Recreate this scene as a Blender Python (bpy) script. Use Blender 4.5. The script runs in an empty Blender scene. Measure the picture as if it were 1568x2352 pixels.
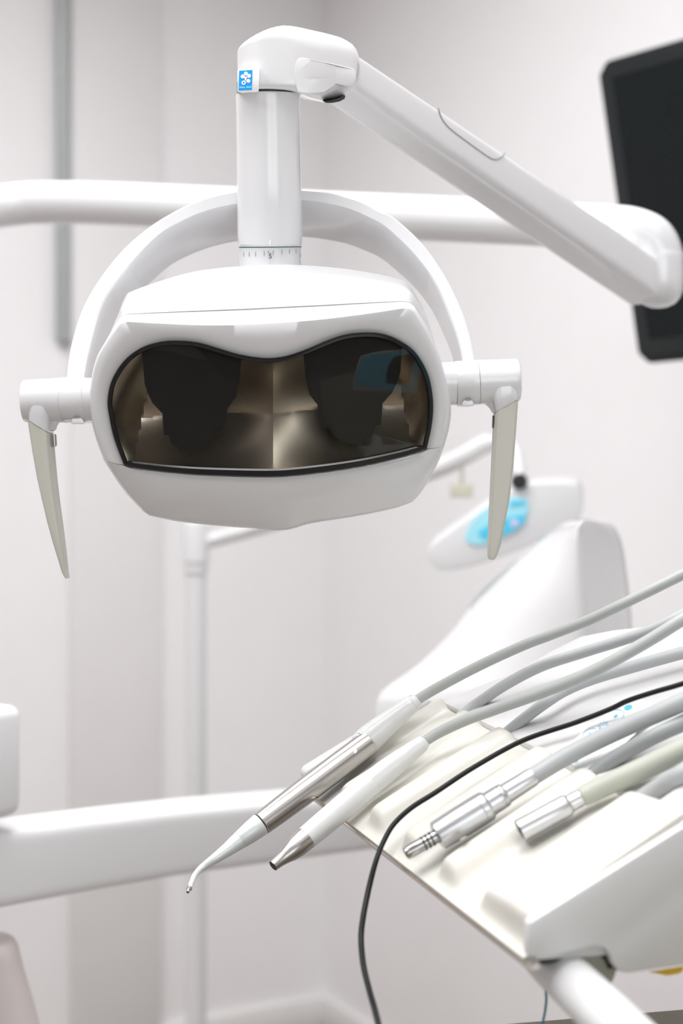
import bpy, bmesh, math, random
import numpy as np
from mathutils import Vector, Matrix
random.seed(4)
C = bpy.context.scene.collection
CAMZ = 1.25
F = 50 / 36 * 2352                                   # focal length in pixels of the 1568x2352 frame

def P(px, py, d):                                    # the point of the room seen at a pixel, d metres in front of the lens
    return np.array([(px - 784) / F * d, d, CAMZ - (py - 1176) / F * d])
def V(*a): return np.array(a, float)
def nz(v): return v / np.linalg.norm(v)

# ------------------------------------------------------------------ materials
def mat(name, col, rough=.4, metal=0, var=.03, scale=30, bump=0, spec=.5, coat=0, sss=0):
    m = bpy.data.materials.new(name); m.use_nodes = True
    nt = m.node_tree; b = nt.nodes['Principled BSDF']
    b.inputs['Roughness'].default_value = rough; b.inputs['Metallic'].default_value = metal
    b.inputs['Specular IOR Level'].default_value = spec
    if coat: b.inputs['Coat Weight'].default_value = coat; b.inputs['Coat Roughness'].default_value = .08
    if sss:
        b.inputs['Subsurface Weight'].default_value = sss
        b.inputs['Subsurface Radius'].default_value = (1, .8, .4); b.inputs['Subsurface Scale'].default_value = .006
    tc = nt.nodes.new('ShaderNodeTexCoord'); n = nt.nodes.new('ShaderNodeTexNoise')
    n.inputs['Scale'].default_value = scale; n.inputs['Detail'].default_value = 3
    nt.links.new(tc.outputs['Object'], n.inputs['Vector'])
    mx = nt.nodes.new('ShaderNodeMix'); mx.data_type = 'RGBA'
    mx.inputs[6].default_value = (*[c * (1 - var) for c in col], 1); mx.inputs[7].default_value = (*[min(1, c * (1 + var)) for c in col], 1)
    nt.links.new(n.outputs['Fac'], mx.inputs[0]); nt.links.new(mx.outputs[2], b.inputs['Base Color'])
    if bump:
        bp = nt.nodes.new('ShaderNodeBump'); bp.inputs['Strength'].default_value = bump; bp.inputs['Distance'].default_value = .002
        nt.links.new(n.outputs['Fac'], bp.inputs['Height']); nt.links.new(bp.outputs[0], b.inputs['Normal'])
    return m
M = {}
M['wall'] = mat('wall_paint', (.88, .867, .872), .55, var=.015, scale=14, bump=.05)
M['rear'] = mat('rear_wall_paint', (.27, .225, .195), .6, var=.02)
M['panel'] = mat('wall_panel_paint', (.81, .795, .795), .5, var=.015, scale=14)
M['floor'] = mat('brown_vinyl_floor', (.25, .21, .18), .35, var=.12, scale=5)
M['ceil'] = mat('ceiling_paint', (.86, .85, .84), .7)
M['base'] = mat('baseboard_paint', (.86, .85, .84), .4)
M['strip'] = mat('grey_metal_strip', (.42, .44, .44), .4, .2)
M['white'] = mat('white_gloss_plastic', (.755, .755, .765), .2, var=.006, coat=.4)
M['satin'] = mat('white_satin_enamel', (.70, .70, .705), .36, var=.008)
M['beam'] = mat('white_painted_aluminium', (.83, .83, .84), .35, var=.01)
M['grip'] = mat('beige_grey_grip_plastic', (.50, .49, .43), .38, var=.015)
M['gap'] = mat('dark_seal', (.02, .035, .035), .5)
M['black'] = mat('black_gloss_plastic', (.008, .009, .011), .12)
M['shield'] = mat('black_matt_shield', (.012, .011, .010), .75, var=.3, scale=60)
M['refl'] = mat('lamp_reflector_metal', (.70, .615, .50), .33, 1, var=.05, scale=18)
M['steel'] = mat('brushed_steel', (.52, .50, .48), .27, 1, var=.03)
M['alu'] = mat('satin_aluminium', (.64, .64, .65), .34, 1, var=.02)
M['dsteel'] = mat('dark_polished_steel', (.42, .41, .40), .16, 1)
M['hpwhite'] = mat('handpiece_white', (.70, .705, .695), .28, var=.008, coat=.2)
M['tip'] = mat('pale_grey_nozzle', (.70, .735, .73), .34, .15, var=.02)
M['hose'] = mat('grey_hose_rubber', (.42, .44, .425), .42, var=.02)
M['hoseb'] = mat('bluish_grey_hose_rubber', (.43, .445, .45), .42, var=.02)
M['hosed'] = mat('dark_grey_hose_rubber', (.31, .33, .33), .4, var=.02)
M['hoseg'] = mat('greenish_grey_hose_rubber', (.46, .48, .41), .42, var=.02)
M['pad'] = mat('cream_silicone', (.70, .685, .63), .38, var=.012, sss=.15)
M['tray'] = mat('tray_white_plastic', (.72, .715, .71), .28, var=.008)
M['lip'] = mat('tray_steel_lip', (.62, .57, .53), .25, 1)
M['cyan'] = mat('cyan_print', (.10, .60, .80), .4)
M['blue'] = mat('blue_sticker', (.0, .35, .85), .35)
M['badgew'] = mat('badge_white', (.88, .88, .89), .3)
M['disp'] = mat('pale_cyan_display', (.35, .75, .86), .3)
M['dispb'] = mat('deep_cyan_display', (.06, .56, .80), .3)
M['pink'] = mat('lilac_button', (.55, .60, .80), .3)
M['screen'] = mat('dark_screen_glass', (.006, .009, .010), .22, var=.5, scale=6, spec=.25)
M['bezel'] = mat('black_bezel', (.012, .014, .015), .32, spec=.25)
M['cable'] = mat('black_cable', (.003, .003, .0035), .42, spec=.3)
M['teal'] = mat('teal_cable', (.05, .22, .28), .4)
M['tealp'] = mat('teal_membrane', (.16, .62, .80), .4)
M['brown'] = mat('dull_brown_laminate', (.24, .21, .15), .45, var=.06)
M['yellow'] = mat('yellow_sticker', (.80, .50, .01), .5)
M['greenish'] = mat('grey_green_rubber', (.33, .34, .28), .5)
M['chair'] = mat('pale_pinkish_vinyl', (.68, .62, .60), .45, var=.02)
M['khaki'] = mat('khaki_clip', (.50, .49, .40), .5)
M['tick'] = mat('grey_print', (.30, .32, .34), .5)
M['five'] = mat('dark_teal_print', (.02, .10, .11), .5)
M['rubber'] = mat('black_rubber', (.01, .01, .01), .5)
M['bore'] = mat('dark_bore', (.06, .04, .03), .4, .5)
def glassmat():
    m = bpy.data.materials.new('clear_lamp_glass'); m.use_nodes = True; nt = m.node_tree; nt.nodes.clear()
    o = nt.nodes.new('ShaderNodeOutputMaterial'); t = nt.nodes.new('ShaderNodeBsdfTransparent'); g = nt.nodes.new('ShaderNodeBsdfGlossy')
    t.inputs[0].default_value = (.95, .945, .93, 1); g.inputs['Roughness'].default_value = .01
    fr = nt.nodes.new('ShaderNodeFresnel'); fr.inputs[0].default_value = 1.4
    mx = nt.nodes.new('ShaderNodeMixShader')
    nt.links.new(fr.outputs[0], mx.inputs[0]); nt.links.new(t.outputs[0], mx.inputs[1]); nt.links.new(g.outputs[0], mx.inputs[2]); nt.links.new(mx.outputs[0], o.inputs[0])
    return m
M['glass'] = glassmat()

# ------------------------------------------------------------------ object helpers
ROOT = {}
def tag(o, label, cat, group=None, kind=None):
    o['label'] = label; o['category'] = cat
    if group: o['group'] = group
    if kind: o['kind'] = kind
    return o
def thing(name, label, cat, loc, group=None):
    o = bpy.data.objects.new(name, None); C.objects.link(o); o.location = Vector(loc); o.empty_display_size = .05
    ROOT[o.name] = np.array(loc, float)
    return tag(o, label, cat, group)
def obj(name, vf, m, parent=None, ang=35, bevel=0, bseg=2, off=None):
    vs, fs = vf
    base = V(0, 0, 0)
    if parent is not None:
        p = parent
        while p.parent is not None: p = p.parent
        base = ROOT[p.name]
    me = bpy.data.meshes.new(name)
    bm = bmesh.new()
    bv = [bm.verts.new(Vector(np.asarray(v) - base)) for v in vs]
    for f in fs:
        try: bm.faces.new([bv[i] for i in f])
        except ValueError: pass
    bmesh.ops.remove_doubles(bm, verts=bm.verts, dist=1e-6)
    bmesh.ops.recalc_face_normals(bm, faces=bm.faces)
    if bevel:
        es = [e for e in bm.edges if len(e.link_faces) == 2 and e.calc_face_angle(0) > math.radians(30)]
        bmesh.ops.bevel(bm, geom=es, offset=bevel, segments=bseg, profile=.5, affect='EDGES', clamp_overlap=True)
    for f in bm.faces: f.smooth = True
    for e in bm.edges:
        if len(e.link_faces) == 2 and e.calc_face_angle(0) > math.radians(ang): e.smooth = False
    bm.to_mesh(me); bm.free()
    me.materials.append(m)
    o = bpy.data.objects.new(name, me); C.objects.link(o)
    if parent is not None: o.parent = parent
    return o
def join(*vfs):
    vs, fs = [], []
    for v, f in vfs:
        k = len(vs); vs += list(v); fs += [[i + k for i in q] for q in f]
    return vs, fs
def cr(pts, n=8, closed=False):                      # Catmull-Rom
    p = [np.array(q, float) for q in pts]
    if closed: p = [p[-1]] + p + [p[0], p[1]]
    else: p = [2 * p[0] - p[1]] + p + [2 * p[-1] - p[-2]]
    out = []
    for i in range(1, len(p) - 2):
        for k in range(n):
            t = k / n; a, b, c, d = p[i - 1:i + 3]
            out.append(.5 * (2 * b + (c - a) * t + (2 * a - 5 * b + 4 * c - d) * t * t + (3 * b - a - 3 * c + d) * t ** 3))
    if not closed: out.append(p[-2])
    return out
def resample(pts, n):                                # n points evenly along an open line
    p = np.array(pts, float); s = np.r_[0, np.cumsum(np.linalg.norm(np.diff(p, axis=0), axis=1))]
    u = np.linspace(0, s[-1], n)
    return np.stack([np.interp(u, s, p[:, k]) for k in range(p.shape[1])], 1)
def loft(rings, closed=True, cap0=False, cap1=False):
    n = len(rings[0]); vs = [v for r in rings for v in r]; fs = []
    for k in range(len(rings) - 1):
        for i in range(n if closed else n - 1):
            j = (i + 1) % n
            fs.append([k * n + i, k * n + j, (k + 1) * n + j, (k + 1) * n + i])
    if cap0: fs.append(list(range(n))[::-1])
    if cap1: fs.append([(len(rings) - 1) * n + i for i in range(n)])
    return vs, fs
def tube(pts, rad, seg=20, cap=True):
    p = [np.array(q, float) for q in pts]
    r = [rad] * len(p) if np.isscalar(rad) else list(rad)
    T = [nz(p[min(i + 1, len(p) - 1)] - p[max(i - 1, 0)]) for i in range(len(p))]
    u = nz(np.cross(T[0], V(.31, .12, .9))); rings = []
    for i in range(len(p)):
        u = nz(u - T[i] * (u @ T[i])); w = np.cross(T[i], u)
        rings.append([p[i] + r[i] * (math.cos(a) * u + math.sin(a) * w) for a in np.linspace(0, 2 * math.pi, seg, endpoint=False)])
    return loft(rings, True, cap, cap)
def spin(c0, ax, prof, seg=40, cap0=True, cap1=True):  # (distance along the axis, radius) pairs turned about the axis
    ax = nz(np.array(ax, float)); u = nz(np.cross(ax, V(.3, .1, .95) if abs(ax[2]) < .9 else V(1, .1, 0))); w = np.cross(ax, u)
    rings = [[np.array(c0) + ax * t + r * (math.cos(a) * u + math.sin(a) * w) for a in np.linspace(0, 2 * math.pi, seg, endpoint=False)] for t, r in prof]
    return loft(rings, True, cap0, cap1)
def prism(front, back):                              # two matching outlines
    n = len(front)
    return list(front) + list(back), [list(range(n)), list(range(n, 2 * n))[::-1]] + [[i, i + n, (i + 1) % n + n, (i + 1) % n] for i in range(n)]
def boxm(lo, hi):
    x0, y0, z0 = lo; x1, y1, z1 = hi
    return prism([V(x0, y0, z0), V(x1, y0, z0), V(x1, y0, z1), V(x0, y0, z1)], [V(x0, y1, z0), V(x1, y1, z0), V(x1, y1, z1), V(x0, y1, z1)])
def obox(c, ax, half):                               # box from centre, three axes, half sizes
    c = np.array(c); a, b, d = [np.array(q) * h for q, h in zip(ax, half)]
    q = [c - a - b - d, c + a - b - d, c + a + b - d, c - a + b - d]
    return prism(q, [v + 2 * d for v in q])
def sq(n, e):                                        # superellipse of unit size
    o = []
    for a in np.linspace(0, 2 * math.pi, n, endpoint=False):
        c, s = math.cos(a), math.sin(a)
        o.append((math.copysign(abs(c) ** (2 / e), c), math.copysign(abs(s) ** (2 / e), s)))
    return o

# ------------------------------------------------------------------ the room
cam = bpy.data.cameras.new('camera'); co = bpy.data.objects.new('camera', cam); C.objects.link(co)
co.location = (0, 0, CAMZ); co.rotation_euler = (math.pi / 2, 0, 0)
cam.sensor_fit = 'VERTICAL'; cam.sensor_height = 36; cam.sensor_width = 24; cam.lens = 50
cam.dof.use_dof = True; cam.dof.focus_distance = 1.04; cam.dof.aperture_fstop = 4.0; cam.clip_start = .02
bpy.context.scene.camera = co

K = V(-.041, 3.44, 0)                                # the corner in which the two visible walls meet
uL = V(-.873, -.488, 0); uR = V(.488, -.873, 0); up = V(0, 0, 1)
H = 2.75; WL, WR = 4.4, 5.6
def R(a, b, z): return K + uL * a + uR * b + up * z   # a along the left wall, b along the right wall
def slab(a0, a1, b0, b1, z0, z1):
    q = [R(a0, b0, z0), R(a1, b0, z0), R(a1, b1, z0), R(a0, b1, z0)]
    return prism(q, [v + up * (z1 - z0) for v in q])
def struct(name, vf, m, **k):
    o = obj(name, vf, m, **k); o['kind'] = 'structure'; return o
struct('floor', slab(-.1, WL + .1, -.1, WR + .1, -.1, 0), M['floor'])
struct('ceiling', slab(-.1, WL + .1, -.1, WR + .1, H, H + .1), M['ceil'])
struct('wall_left', slab(-.1, WL + .1, -.1, 0, 0, H), M['wall'])
struct('wall_right', slab(-.1, 0, -.1, WR + .1, 0, H), M['wall'])
# the unseen wall behind the lens, with a broad window added for light
wz0, wz1, wa0, wa1 = .9, 2.3, .9, 3.3
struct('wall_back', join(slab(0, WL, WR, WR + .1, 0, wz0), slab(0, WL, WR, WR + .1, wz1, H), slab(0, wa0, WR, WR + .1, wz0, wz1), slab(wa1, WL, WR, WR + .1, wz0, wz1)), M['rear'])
fr = struct('added_window_1', join(slab(wa0, wa1, WR, WR + .06, wz0, wz0 + .06), slab(wa0, wa1, WR, WR + .06, wz1 - .06, wz1), slab(wa0, wa0 + .06, WR, WR + .06, wz0, wz1), slab(wa1 - .06, wa1, WR, WR + .06, wz0, wz1), slab(2.07, 2.13, WR, WR + .06, wz0, wz1)), M['base'])
struct('wall_side', slab(WL, WL + .1, -.1, WR + .1, 0, H), M['wall'])
struct('baseboard_left', slab(0, WL, 0, .015, 0, .085), M['base'], bevel=.004)
struct('baseboard_right', slab(0, .015, .015, WR, 0, .085), M['base'], bevel=.004)
# shallow painted pier with a grey strip down its edge
struct('trim_1', slab(.43, .64, 0, .02, .085, H), M['panel'], bevel=.003)
struct('trim_2', slab(.64, .672, 0, .03, 1.62, H), M['strip'], bevel=.008)

# ------------------------------------------------------------------ operating lamp
LT = thing('operating_lamp', 'white dental operating lamp with goggle-shaped lens, two side handles and sloping arm', 'lamp', (-.35, 1.62, 0))
TK = math.tan(math.radians(19))
def dface(px, py):
    d = 1.0 + (py - 900) / F * TK + ((px - 627) / 415) ** 2 * .014
    return d
lens_up = [(284, 1068), (262, 1009), (250.5, 958), (246.6, 919), (256, 874), (284, 829), (323, 799), (368, 784.5), (413, 782), (458, 787), (503, 800), (548, 813), (593, 820.5), (626, 821.5), (660, 816), (705, 801), (750, 782), (789, 769), (828, 763.5), (873, 765), (913, 779), (952, 807), (980, 852), (992, 897), (995, 942), (990, 986), (980, 1031)]
lens_lo = [(980, 1031), (929, 1048), (845, 1068), (761, 1082), (677, 1092), (626, 1095), (548, 1094), (452, 1090), (368, 1082.5), (312, 1074.6), (284, 1068)]
out_up = [(239, 1059), (217, 998), (205, 935), (207, 885), (221, 824), (243, 784), (264, 754), (274, 741), (284, 736), (300, 736), (360, 739), (452, 742), (540, 741), (626, 737), (720, 730), (789, 723), (870, 713), (918, 706), (936, 704.5), (947, 709), (958, 722), (986, 766), (1013, 829), (1029, 891), (1036, 942), (1031, 986), (1020, 1026)]
out_lo = [(1020, 1026), (1002, 1071), (970, 1126), (950, 1150), (938, 1157), (901, 1169), (817, 1186), (716, 1202), (680, 1212), (660, 1217), (629, 1219), (600, 1217), (580, 1213.5), (537, 1211), (424, 1200), (350, 1186), (338, 1181), (326, 1172), (284, 1126), (239, 1059)]
back_up = [(262, 1040), (243, 960), (240, 880), (245, 810), (262, 745), (280, 695), (288, 680), (300, 669), (368, 644.5), (436, 625), (500, 615), (548, 611), (626, 607), (694, 608), (789, 616), (873, 630), (918, 641), (936, 650), (950, 667), (978, 720), (1000, 790), (1013, 880), (1010, 1010)]
NU, NL = 200, 120
LU, LL = resample(cr(lens_up), NU), resample(cr(lens_lo), NL)
OU, OL = resample(cr(out_up), NU), resample(cr(out_lo), NL)
BU = resample(cr(back_up), NU); BL = (OL - [627, 945]) * .90 + [627, 925]
def ringf(xy, extra=0): return [P(x, y, dface(x, y) + extra) for x, y in xy]
def mixr(a, b, t): return a * (1 - t) + b * t
def inset(xy, c, px):                                # move towards c by px
    d = np.array(c) - xy; return xy + d / np.linalg.norm(d, axis=1)[:, None] * px
cc = (627, 935)
# upper bezel: from lens edge over the rounded rim to the first joint of the shell
obj('front_bezel', loft([ringf(LU, .012), ringf(LU, .0015), ringf(mixr(LU, OU, .5), -.0012), ringf(inset(OU, cc, 6), 0), ringf(inset(OU, cc, 1.5), .0015), ringf(OU, .0045), ringf(mixr(OU, BU, .24), .018)], closed=False), M['white'], LT, ang=50)
ce = np.sin(np.linspace(0, math.pi, NL)) ** .7
def ringc(xy, extra, rec): return [P(x, y, dface(x, y) + extra + rec * e) for (x, y), e in zip(xy, ce)]
obj('chin_panel', loft([ringf(LL + [0, 1.2], .012), ringf(LL + [0, 1.2], .0015), ringc(mixr(LL, OL, .12) + [0, 1], .0004, .0), ringc(mixr(LL, OL, .5) + [0, .6], -.0006, .007), ringc(inset(OL, cc, 6), 0, .017), ringc(inset(OL, cc, 1.5), .0015, .018), ringc(OL, .0045, .018), ringc(mixr(OL, BL, .3), .02, .012), [P(x, y, 1.075) for x, y in BL]], closed=False), M['white'], LT, ang=50)
cb = P(627, 860, 1.12)
def bring(s, d, a): return [P(627 + (x - 627) * s, 860 + (y - 860) * s, d) for x, y in a]
A0 = mixr(OU, BU, .245)
obj('rear_housing', join(loft([ringf(A0 + [0, .9], .0165), ringf(inset(mixr(OU, BU, .27), cc, 1.5), .0205), [P(x, y, 1.042) for x, y in mixr(OU, BU, .7)], [P(x, y, 1.066) for x, y in inset(BU, cc, 1)], [P(x, y, 1.072) for x, y in inset(BU, cc, 6)], bring(.9, 1.088, BU), bring(.6, 1.11, BU), [cb] * NU], closed=False),
    loft([[P(x, y, 1.072) for x, y in BL], bring(.85, 1.09, BL), bring(.55, 1.11, BL), [cb] * NL], closed=False)), M['white'], LT, ang=60)
# lens: black frame, glass, reflector, two bulb shields
LC = np.vstack([LU, LL[1:-1]])
def offset_in(xy, w):
    t = np.roll(xy, -2, 0) - np.roll(xy, 2, 0); t /= np.linalg.norm(t, axis=1)[:, None]
    nrm = np.stack([-t[:, 1], t[:, 0]], 1)
    if ((np.array([627, 935]) - xy) * nrm).sum() < 0: nrm = -nrm
    return xy + nrm * w
wb = np.r_[np.zeros(NU), np.sin(np.linspace(0, math.pi, len(LC) - NU)) ** .4][:, None]
I1, I2, I3 = offset_in(LC, 1.0), offset_in(LC, 8 + 6 * wb), offset_in(LC, 11.5 + 7 * wb)
lf = obj('lens_frame', loft([ringf(LC, .006), ringf(LC, -.0012), ringf(I1, -.0022), ringf(I2, -.0022), ringf(I3, -.0008), ringf(I3, .008)]), M['black'], LT, ang=50)
gl = offset_in(LC, 10)
cg = np.array([627, 945])
obj('lens_glass', loft([ringf(cg + (gl - cg) * s, .0008 - .004 * (1 - s * s)) for s in (1, .8, .6, .4, .2, .02)], True, False, True), M['glass'], LT)
LTop = LU[(LU[:, 0] > 200)]; 
def rdepth(px, py):
    x = px - 627; ym = 944 - .045 * x + 8 * math.cos(x / 60.) * math.exp(-(x / 170) ** 2)
    yb = np.interp(px, LL[::-1, 0], LL[::-1, 1]); yt = np.interp(px, LU[20:-20, 0], LU[20:-20, 1])
    v = min(1, max(0, (ym - py) / (ym - yt + 2) if py < ym else (py - ym) / (yb - ym + 2)))
    h = abs(x); bowl = 1 - ((h - 185) / 215) ** 2 * .62
    hs = 302 + (py - ym) * .17; side = min(1, max(0, (h - hs) / (372 - hs)))
    return dface(px, py) + .012 + .032 * max(0, bowl) * (1 - v ** (1.25 if py > ym else 1.6)) * (1 - side)
gx = np.r_[np.arange(216, 627, 6), 627, np.arange(633, 1040, 6)]; gy = np.arange(750, 1118, 6)
LX = offset_in(LC, -7)
def inside(x, y):
    x0, y0 = LX[:, 0], LX[:, 1]; x1, y1 = np.roll(x0, -1), np.roll(y0, -1)
    k = (y0 > y) != (y1 > y)
    return (np.sum(k & (x < (x1 - x0) * (y - y0) / np.where(y1 == y0, 1e-9, y1 - y0) + x0)) % 2) == 1
rv, rf = loft([[P(x, y, rdepth(x, y)) for x in gx] for y in gy], closed=False)
ok = [inside(x, y) for y in gy for x in gx]
rf = [f for f in rf if all(ok[i] for i in f)]
used = sorted({i for f in rf for i in f}); ix = {i: k for k, i in enumerate(used)}
obj('reflector', ([rv[i] for i in used], [[ix[i] for i in f] for f in rf]), M['refl'], LT, ang=14)
sh = [(325, 770), (326, 811), (332, 882), (340, 905), (350, 926), (373, 950), (374, 975), (376.5, 1000), (387, 1000), (393, 1018), (413, 1033), (434, 1037), (457, 1033), (485, 1015), (498, 993), (509, 993), (518, 972), (522.5, 938.6), (541, 913), (550, 875), (554, 826), (556, 780)]
def mirror(p): 
    x2 = 1251 - p[0]; return (x2, p[1] - .045 * (x2 - p[0]))
for o_ in (sh, [mirror(p) for p in sh]):
    f0 = [P(x, y, dface(x, y) + .005) for x, y in o_]; b0 = [P(x, y, dface(x, y) + .008) for x, y in o_]
    obj('bulb_shield', prism(f0, b0), M['shield'], LT)
# curved yoke behind the head
yo = [(146, 960), (149, 905), (153, 865), (165, 785), (199, 689), (268, 589), (344, 520.6), (421, 475), (478, 452), (540, 438), (617, 431), (692, 434), (755, 440.5), (793, 451), (832, 463), (870, 484), (905, 500), (968, 558), (1022, 635), (1060, 712), (1080, 775), (1089, 826), (1093, 870), (1095, 920)]
yi = [(182, 960), (186, 905), (192, 865), (205, 800), (237, 697), (298, 612), (364, 543.5), (421, 509), (478, 486), (543, 471), (617, 464), (691, 462), (755, 471), (806, 484), (857, 507), (880, 520), (911, 547), (955, 592), (1000, 655), (1035, 735), (1052, 785), (1061, 826), (1064, 870), (1065, 920)]
NY = 120; YO, YI = resample(cr(yo), NY), resample(cr(yi), NY)
yr = []
for (a, b) in zip(YO, YI):
    lift = max(0, (865 - a[1]) / 430)
    d0 = 1.050 + .050 * min(1, lift); d1 = d0 + .062
    o0, i0 = P(*a, d0), P(*b, d0)
    back = V(0, .062, -.0155 * lift)
    m_ = .0012 * nz(i0 - o0)
    yr.append([o0 + m_, i0 - m_, i0 + V(0, .0012, 0), i0 + back, o0 + back, o0 + V(0, .0012, 0)])
obj('yoke', loft(yr, True, True, True), M['white'], LT, ang=40)
# column, joint head, scale ring
def vx(py): return 614.9 + (py - 216) / 352 * 5.6     # pixel column of the axis
dc = 1.077
def dcf(py): return 1.102 - .0215 * (568 - py) / 352
cpx = F / 1.098
def colp(py): return P(vx(py), py, dcf(py))
cax = nz(colp(216) - colp(568))
def cprof(lst): # (py, px radius)
    return [((colp(py) - colp(600)) @ cax, r / cpx) for py, r in lst]
obj('column', spin(colp(600), cax, cprof([(216.5, 67), (217, 71.5), (221, 72.3), (250, 72.3), (300, 72.3), (400, 73), (470, 74), (540, 75), (563, 74.5), (566, 73)]), 64), M['white'], LT, ang=40)
# front cover of the column: a thin raised sheet with an arched top
pan = []
angs = np.linspace(-64, 64, 41)
ux = nz(np.cross(cax, V(0, -1, 0))); uy = nz(np.cross(ux, cax))
if uy[1] > 0: uy = -uy
if ux[0] < 0: ux = -ux
for k in range(14):
    row = []
    for a in angs:
        top = 256 + 30 * (abs(a) / 64) ** 2.2
        py = top + (561 - top) * k / 13
        r = np.interp(py, [212, 300, 400, 470, 540, 563], [72.3, 72.3, 73, 74, 75, 74.5]) / cpx + .0006 + .0022 * math.exp(-((py - 440) / 90) ** 2) * math.cos(math.radians(a))
        row.append(colp(py) + ux * r * math.sin(math.radians(a)) + uy * r * math.cos(math.radians(a)))
    pan.append(row)
inner = [[v - nz(v - colp(400) - cax * ((v - colp(400)) @ cax)) * .0012 for v in row] for row in pan]
edge = [pan[0], inner[0]]
obj('column_cover', join(loft(pan, False), loft([pan[0], inner[0]], False), loft([[r[0] for r in pan], [r[0] for r in inner]], False), loft([[r[-1] for r in pan], [r[-1] for r in inner]], False), loft([pan[-1], inner[-1]], False)), M['white'], LT, ang=50)
obj('seal_ring', spin(colp(600), cax, cprof([(190, 69.5), (221, 69.5)]), 48), M['gap'], LT)
obj('pointer_mark', obox(P(620, 557, dcf(557) - .0258), [V(1, 0, 0), V(0, 1, 0), V(0, 0, 1)], [.0004, .0006, .002]), M['badgew'], LT)
sr = obj('scale_ring', spin(colp(600), cax, cprof([(567, 71.5), (640, 71.5)]), 64), M['white'], LT)
obj('seal_line', spin(colp(600), cax, cprof([(565.5, 72.4), (568.2, 72.4)]), 64), M['five'], sr)
tk = []
for px, y0, y1 in ((562, 577, 588), (575.5, 577, 588), (590.5, 576.5, 588), (610, 575.5, 587), (619.5, 575, 581), (630.5, 574.5, 586), (650, 574, 585), (666.5, 573, 584), (681, 572.5, 584), (690.5, 582, 592)):
    off = (px - vx(580)) / cpx; r = 71.5 / cpx; y = math.sqrt(max(1e-7, r * r - off * off))
    nn = nz(ux * off + uy * y); tt = np.cross(nn, cax)
    c = colp((y0 + y1) / 2 - (px - 620) * .02) + ux * off + uy * y
    tk.append(obox(c, [tt, nn, cax], [.00026, .00025, (y1 - y0) / 2 / F]))
obj('scale_mark', join(*tk), M['tick'], sr)
tc = bpy.data.curves.new('digit', 'FONT'); tc.body = '5'; tc.size = .0055; tc.align_x = 'CENTER'; tc.extrude = .0002
to = bpy.data.objects.new('digit_five', tc); C.objects.link(to)
bpy.context.view_layer.update()
tm = bpy.data.meshes.new_from_object(to.evaluated_get(bpy.context.evaluated_depsgraph_get()))
bpy.data.objects.remove(to)
rm = Matrix.Rotation(math.pi / 2, 4, 'X')
pt = P(620.5, 593.8, dcf(590) - 71.5 / cpx - .0007) - ROOT[LT.name]
tm.transform(Matrix.Translation(Vector(pt)) @ rm)
tm.materials.append(M['five'])
t5 = bpy.data.objects.new('scale_digit', tm); C.objects.link(t5); t5.parent = sr
# joint head
jx = [(545.2, 121, 210, 6), (546.5, 118, 211, 14), (549, 114, 211.5, 24), (554, 109.5, 212, 34), (562, 104, 212, 46), (575, 96.5, 212, 58), (590, 88, 212, 67), (606, 80, 212, 71.2), (622, 73, 212, 72), (638, 68, 212, 72), (653, 65.5, 212.5, 72), (672, 66.5, 214, 72), (685, 68.5, 217, 71.6), (695, 70.5, 222, 71.5), (715, 75, 228, 71), (742, 80.5, 233.5, 70), (765, 86.5, 231, 69), (782, 91.5, 226, 68), (795, 98, 220, 66), (808, 106, 210, 62), (818, 118, 197, 55), (824, 136, 182, 42), (826, 152, 170, 20)]
hd = []
for px, t, b, hw in jx:
    dd = float(np.interp(px, [672, 690, 715, 742, 765, 782, 808, 826], [0, .001, .003, .006, .009, .012, .015, .017]))
    yc = float(np.interp(px, [545, 616, 660, 690, 742, 826], [124, 114, 118, 128, 142, 156])); yc = min(max(yc, t + 3), b - 3)
    el = float(np.interp(px, [660, 720, 826], [14, 4, 3])); c = P(px, yc, dc + dd); w = hw * dc / F; k = (dc + dd) / F; ring = []
    for a in np.linspace(0, 2 * math.pi, 72, endpoint=False):
        ca, sa = math.cos(a), math.sin(a); e = 2.25 if sa > 0 else el
        oy, vz = math.copysign(abs(ca) ** (2 / e), ca) * w, math.copysign(abs(sa) ** (2 / e), sa)
        ring.append(c + V(0, oy, vz * ((yc - t) if sa > 0 else (b - yc)) * k + (oy * .185 * -vz if vz < 0 else 0)))
    hd.append(ring)
obj('joint_head', loft(hd, True, True, True), M['white'], LT, ang=44)
sc_ = [(684, 212), (680, 200), (676.5, 165), (678, 146), (683, 136), (692, 132), (705, 133.5), (760, 145), (812, 158), (817, 164), (818, 180), (812, 196), (800, 200), (770, 192), (768, 196), (745, 212), (715, 214)]
def sdep(px, o): return dc + np.interp(px, [672, 690, 715, 742, 765, 782, 808, 820], [.0, .001, .003, .006, .009, .012, .015, .016]) - np.interp(px, [680, 742, 782, 818], [71.5, 70, 68, 64]) * dc / F + .0008 + o
obj('side_cover', prism([P(x, y, sdep(x, -.0012)) for x, y in sc_], [P(x, y, sdep(x, .004)) for x, y in sc_]), M['white'], LT, bevel=.0006)
bi = [(741, 232), (760, 230), (778, 225), (789, 218.5), (793, 221), (791, 227), (780, 233), (762, 236.5), (748, 236)]
obj('black_insert', prism([P(x, y, 1.066) for x, y in bi], [P(x, y, 1.097) for x, y in bi]), M['rubber'], LT)
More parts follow.
